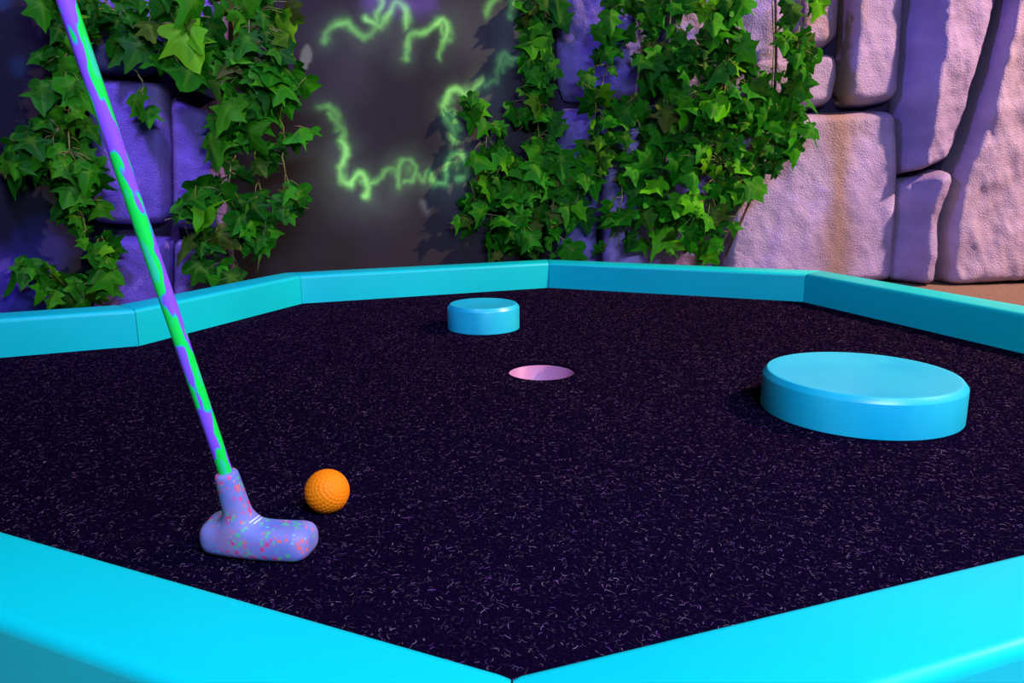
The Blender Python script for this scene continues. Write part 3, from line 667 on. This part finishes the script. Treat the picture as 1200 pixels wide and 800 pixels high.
vine('dark bushy ivy spreading low behind the back rail corner, right of the mural', IVYM, [[(632, 190), (620, 240), (600, 290)], [(600, 200), (575, 170), (562, 130)], [(620, 260), (570, 250), (540, 268)], [(640, 220), (670, 240), (690, 200)], [(650, 270), (680, 300)]],
     [(560, 130, 20, 14, 9), (572, 155, 16, 12, 5), (578, 190, 24, 24, 13), (600, 215, 34, 26, 19), (640, 215, 34, 28, 22), (672, 225, 22, 30, 14), (562, 222, 20, 16, 6), (552, 245, 18, 14, 6), (542, 266, 14, 10, 4), (580, 262, 34, 26, 19), (620, 262, 38, 30, 26), (655, 260, 30, 30, 18), (600, 290, 34, 14, 11), (640, 292, 34, 12, 11), (675, 190, 16, 22, 8)], hmin=.025, hmax=.10, seed=6, bright=.06, brown=.06)
vine('dense ivy mass hanging over the dimly lit blue stones in the middle of the rock face', FAC, [[(745, -60), (750, 40), (745, 120), (730, 200), (725, 290)], [(780, -60), (782, 60), (775, 140), (765, 220)], [(720, 60), (705, 100), (690, 150)], [(740, 250), (715, 280), (705, 298)]],
     [(722, 12, 16, 18, 5), (765, 10, 26, 20, 12), (790, 25, 24, 24, 13), (715, 40, 18, 20, 7), (752, 45, 14, 18, 4), (712, 75, 16, 22, 7), (760, 70, 22, 20, 11), (790, 75, 24, 22, 14), (690, 105, 14, 14, 4), (702, 125, 20, 16, 8), (768, 110, 28, 20, 15), (795, 125, 24, 22, 15), (745, 150, 34, 22, 22), (705, 160, 24, 22, 12), (785, 170, 28, 26, 20), (735, 190, 36, 24, 22), (700, 200, 22, 26, 11), (760, 215, 30, 24, 17), (740, 240, 30, 22, 13), (770, 250, 24, 22, 11), (722, 270, 20, 18, 7), (712, 296, 18, 8, 6), (760, 280, 26, 16, 9)], hmin=.085, hmax=.16, seed=7, bright=.16, brown=.10)
vine('bright ivy mass hanging in front of the big lilac block', FAC, [[(905, -60), (906, 60), (902, 140), (875, 220), (845, 290)], [(860, -60), (855, 60), (850, 140), (835, 230)], [(938, -20), (934, 60), (930, 120)], [(870, 210), (890, 225)]],
     [(835, 20, 26, 22, 14), (862, 10, 18, 18, 7), (845, 55, 26, 24, 15), (820, 80, 24, 22, 14), (870, 70, 20, 22, 7), (932, 50, 14, 24, 7), (942, 66, 14, 12, 6), (930, 95, 16, 16, 7), (845, 100, 24, 22, 13), (880, 100, 20, 18, 9), (825, 125, 28, 20, 17), (860, 140, 30, 22, 20), (898, 135, 26, 22, 17), (925, 140, 18, 20, 11), (838, 165, 30, 22, 18), (880, 168, 32, 22, 20), (912, 170, 20, 18, 11), (820, 195, 26, 22, 14), (862, 200, 28, 20, 14), (893, 205, 20, 14, 8), (830, 225, 30, 20, 13), (868, 230, 24, 16, 9), (812, 250, 26, 20, 12), (845, 255, 26, 16, 9), (820, 280, 22, 16, 8), (840, 292, 16, 12, 5), (795, 285, 22, 12, 7), (955, 12, 12, 8, 4), (925, 25, 14, 20, 5), (935, 75, 16, 20, 7), (938, 115, 14, 18, 6), (940, 150, 10, 14, 3), (925, 175, 14, 16, 4), (905, 195, 16, 12, 4), (832, 300, 10, 8, 3)], hmin=.125, hmax=.21, seed=8, bright=.24, brown=.13,
     extra=[[(908, -40), (910, 60), (906, 150), (880, 235), (850, 300)]])

# ------------------------------------------------------------------ light
def lamp(name, kind, loc, target, energy, color, size, **kw):
    l = bpy.data.lights.new(name, kind); l.energy = energy; l.color = color
    if kind == 'AREA':
        l.shape = 'RECTANGLE'; l.size = size[0]; l.size_y = size[1]
    else: l.shadow_soft_size = size
    for k, v in kw.items(): setattr(l, k, v)
    o = bpy.data.objects.new(name, l); COL.objects.link(o); o.location = loc
    o.rotation_euler = (Vector(target)-Vector(loc)).to_track_quat('-Z', 'Y').to_euler(); return o
lamp('warm_spot_lamp', 'SPOT', (3.1, 1.10, 2.5), (1.05, 1.85, .15), 930, (1.0, .64, .56), .06, spot_size=math.radians(64), spot_blend=1.0)
lamp('blacklight_tube', 'AREA', (.50, -.42, 1.15), (.05, .75, 0), 23.5, (.46, .54, 1.0), (.9, .12), spread=math.radians(112))
lamp('violet_flood_lamp', 'AREA', (-.55, .7, 1.75), (-.85, 2.1, .35), 8, (.34, .20, 1.0), (.25, .25), spread=math.radians(80))
lamp('violet_side_lamp', 'AREA', (-1.5, .75, 1.45), (1.15, 2.2, .75), 3.2, (.24, .15, 1.0), (.2, .2), spread=math.radians(50))
w = bpy.data.worlds.new('world'); S.world = w; w.use_nodes = True
w.node_tree.nodes['Background'].inputs[0].default_value = (.16, .12, .62, 1); w.node_tree.nodes['Background'].inputs[1].default_value = .02

vs = S.view_settings; S.display_settings.display_device = 'sRGB'
vs.view_transform = 'Standard'; vs.look = 'None'; vs.gamma = 1; vs.use_curve_mapping = False; vs.exposure = 0
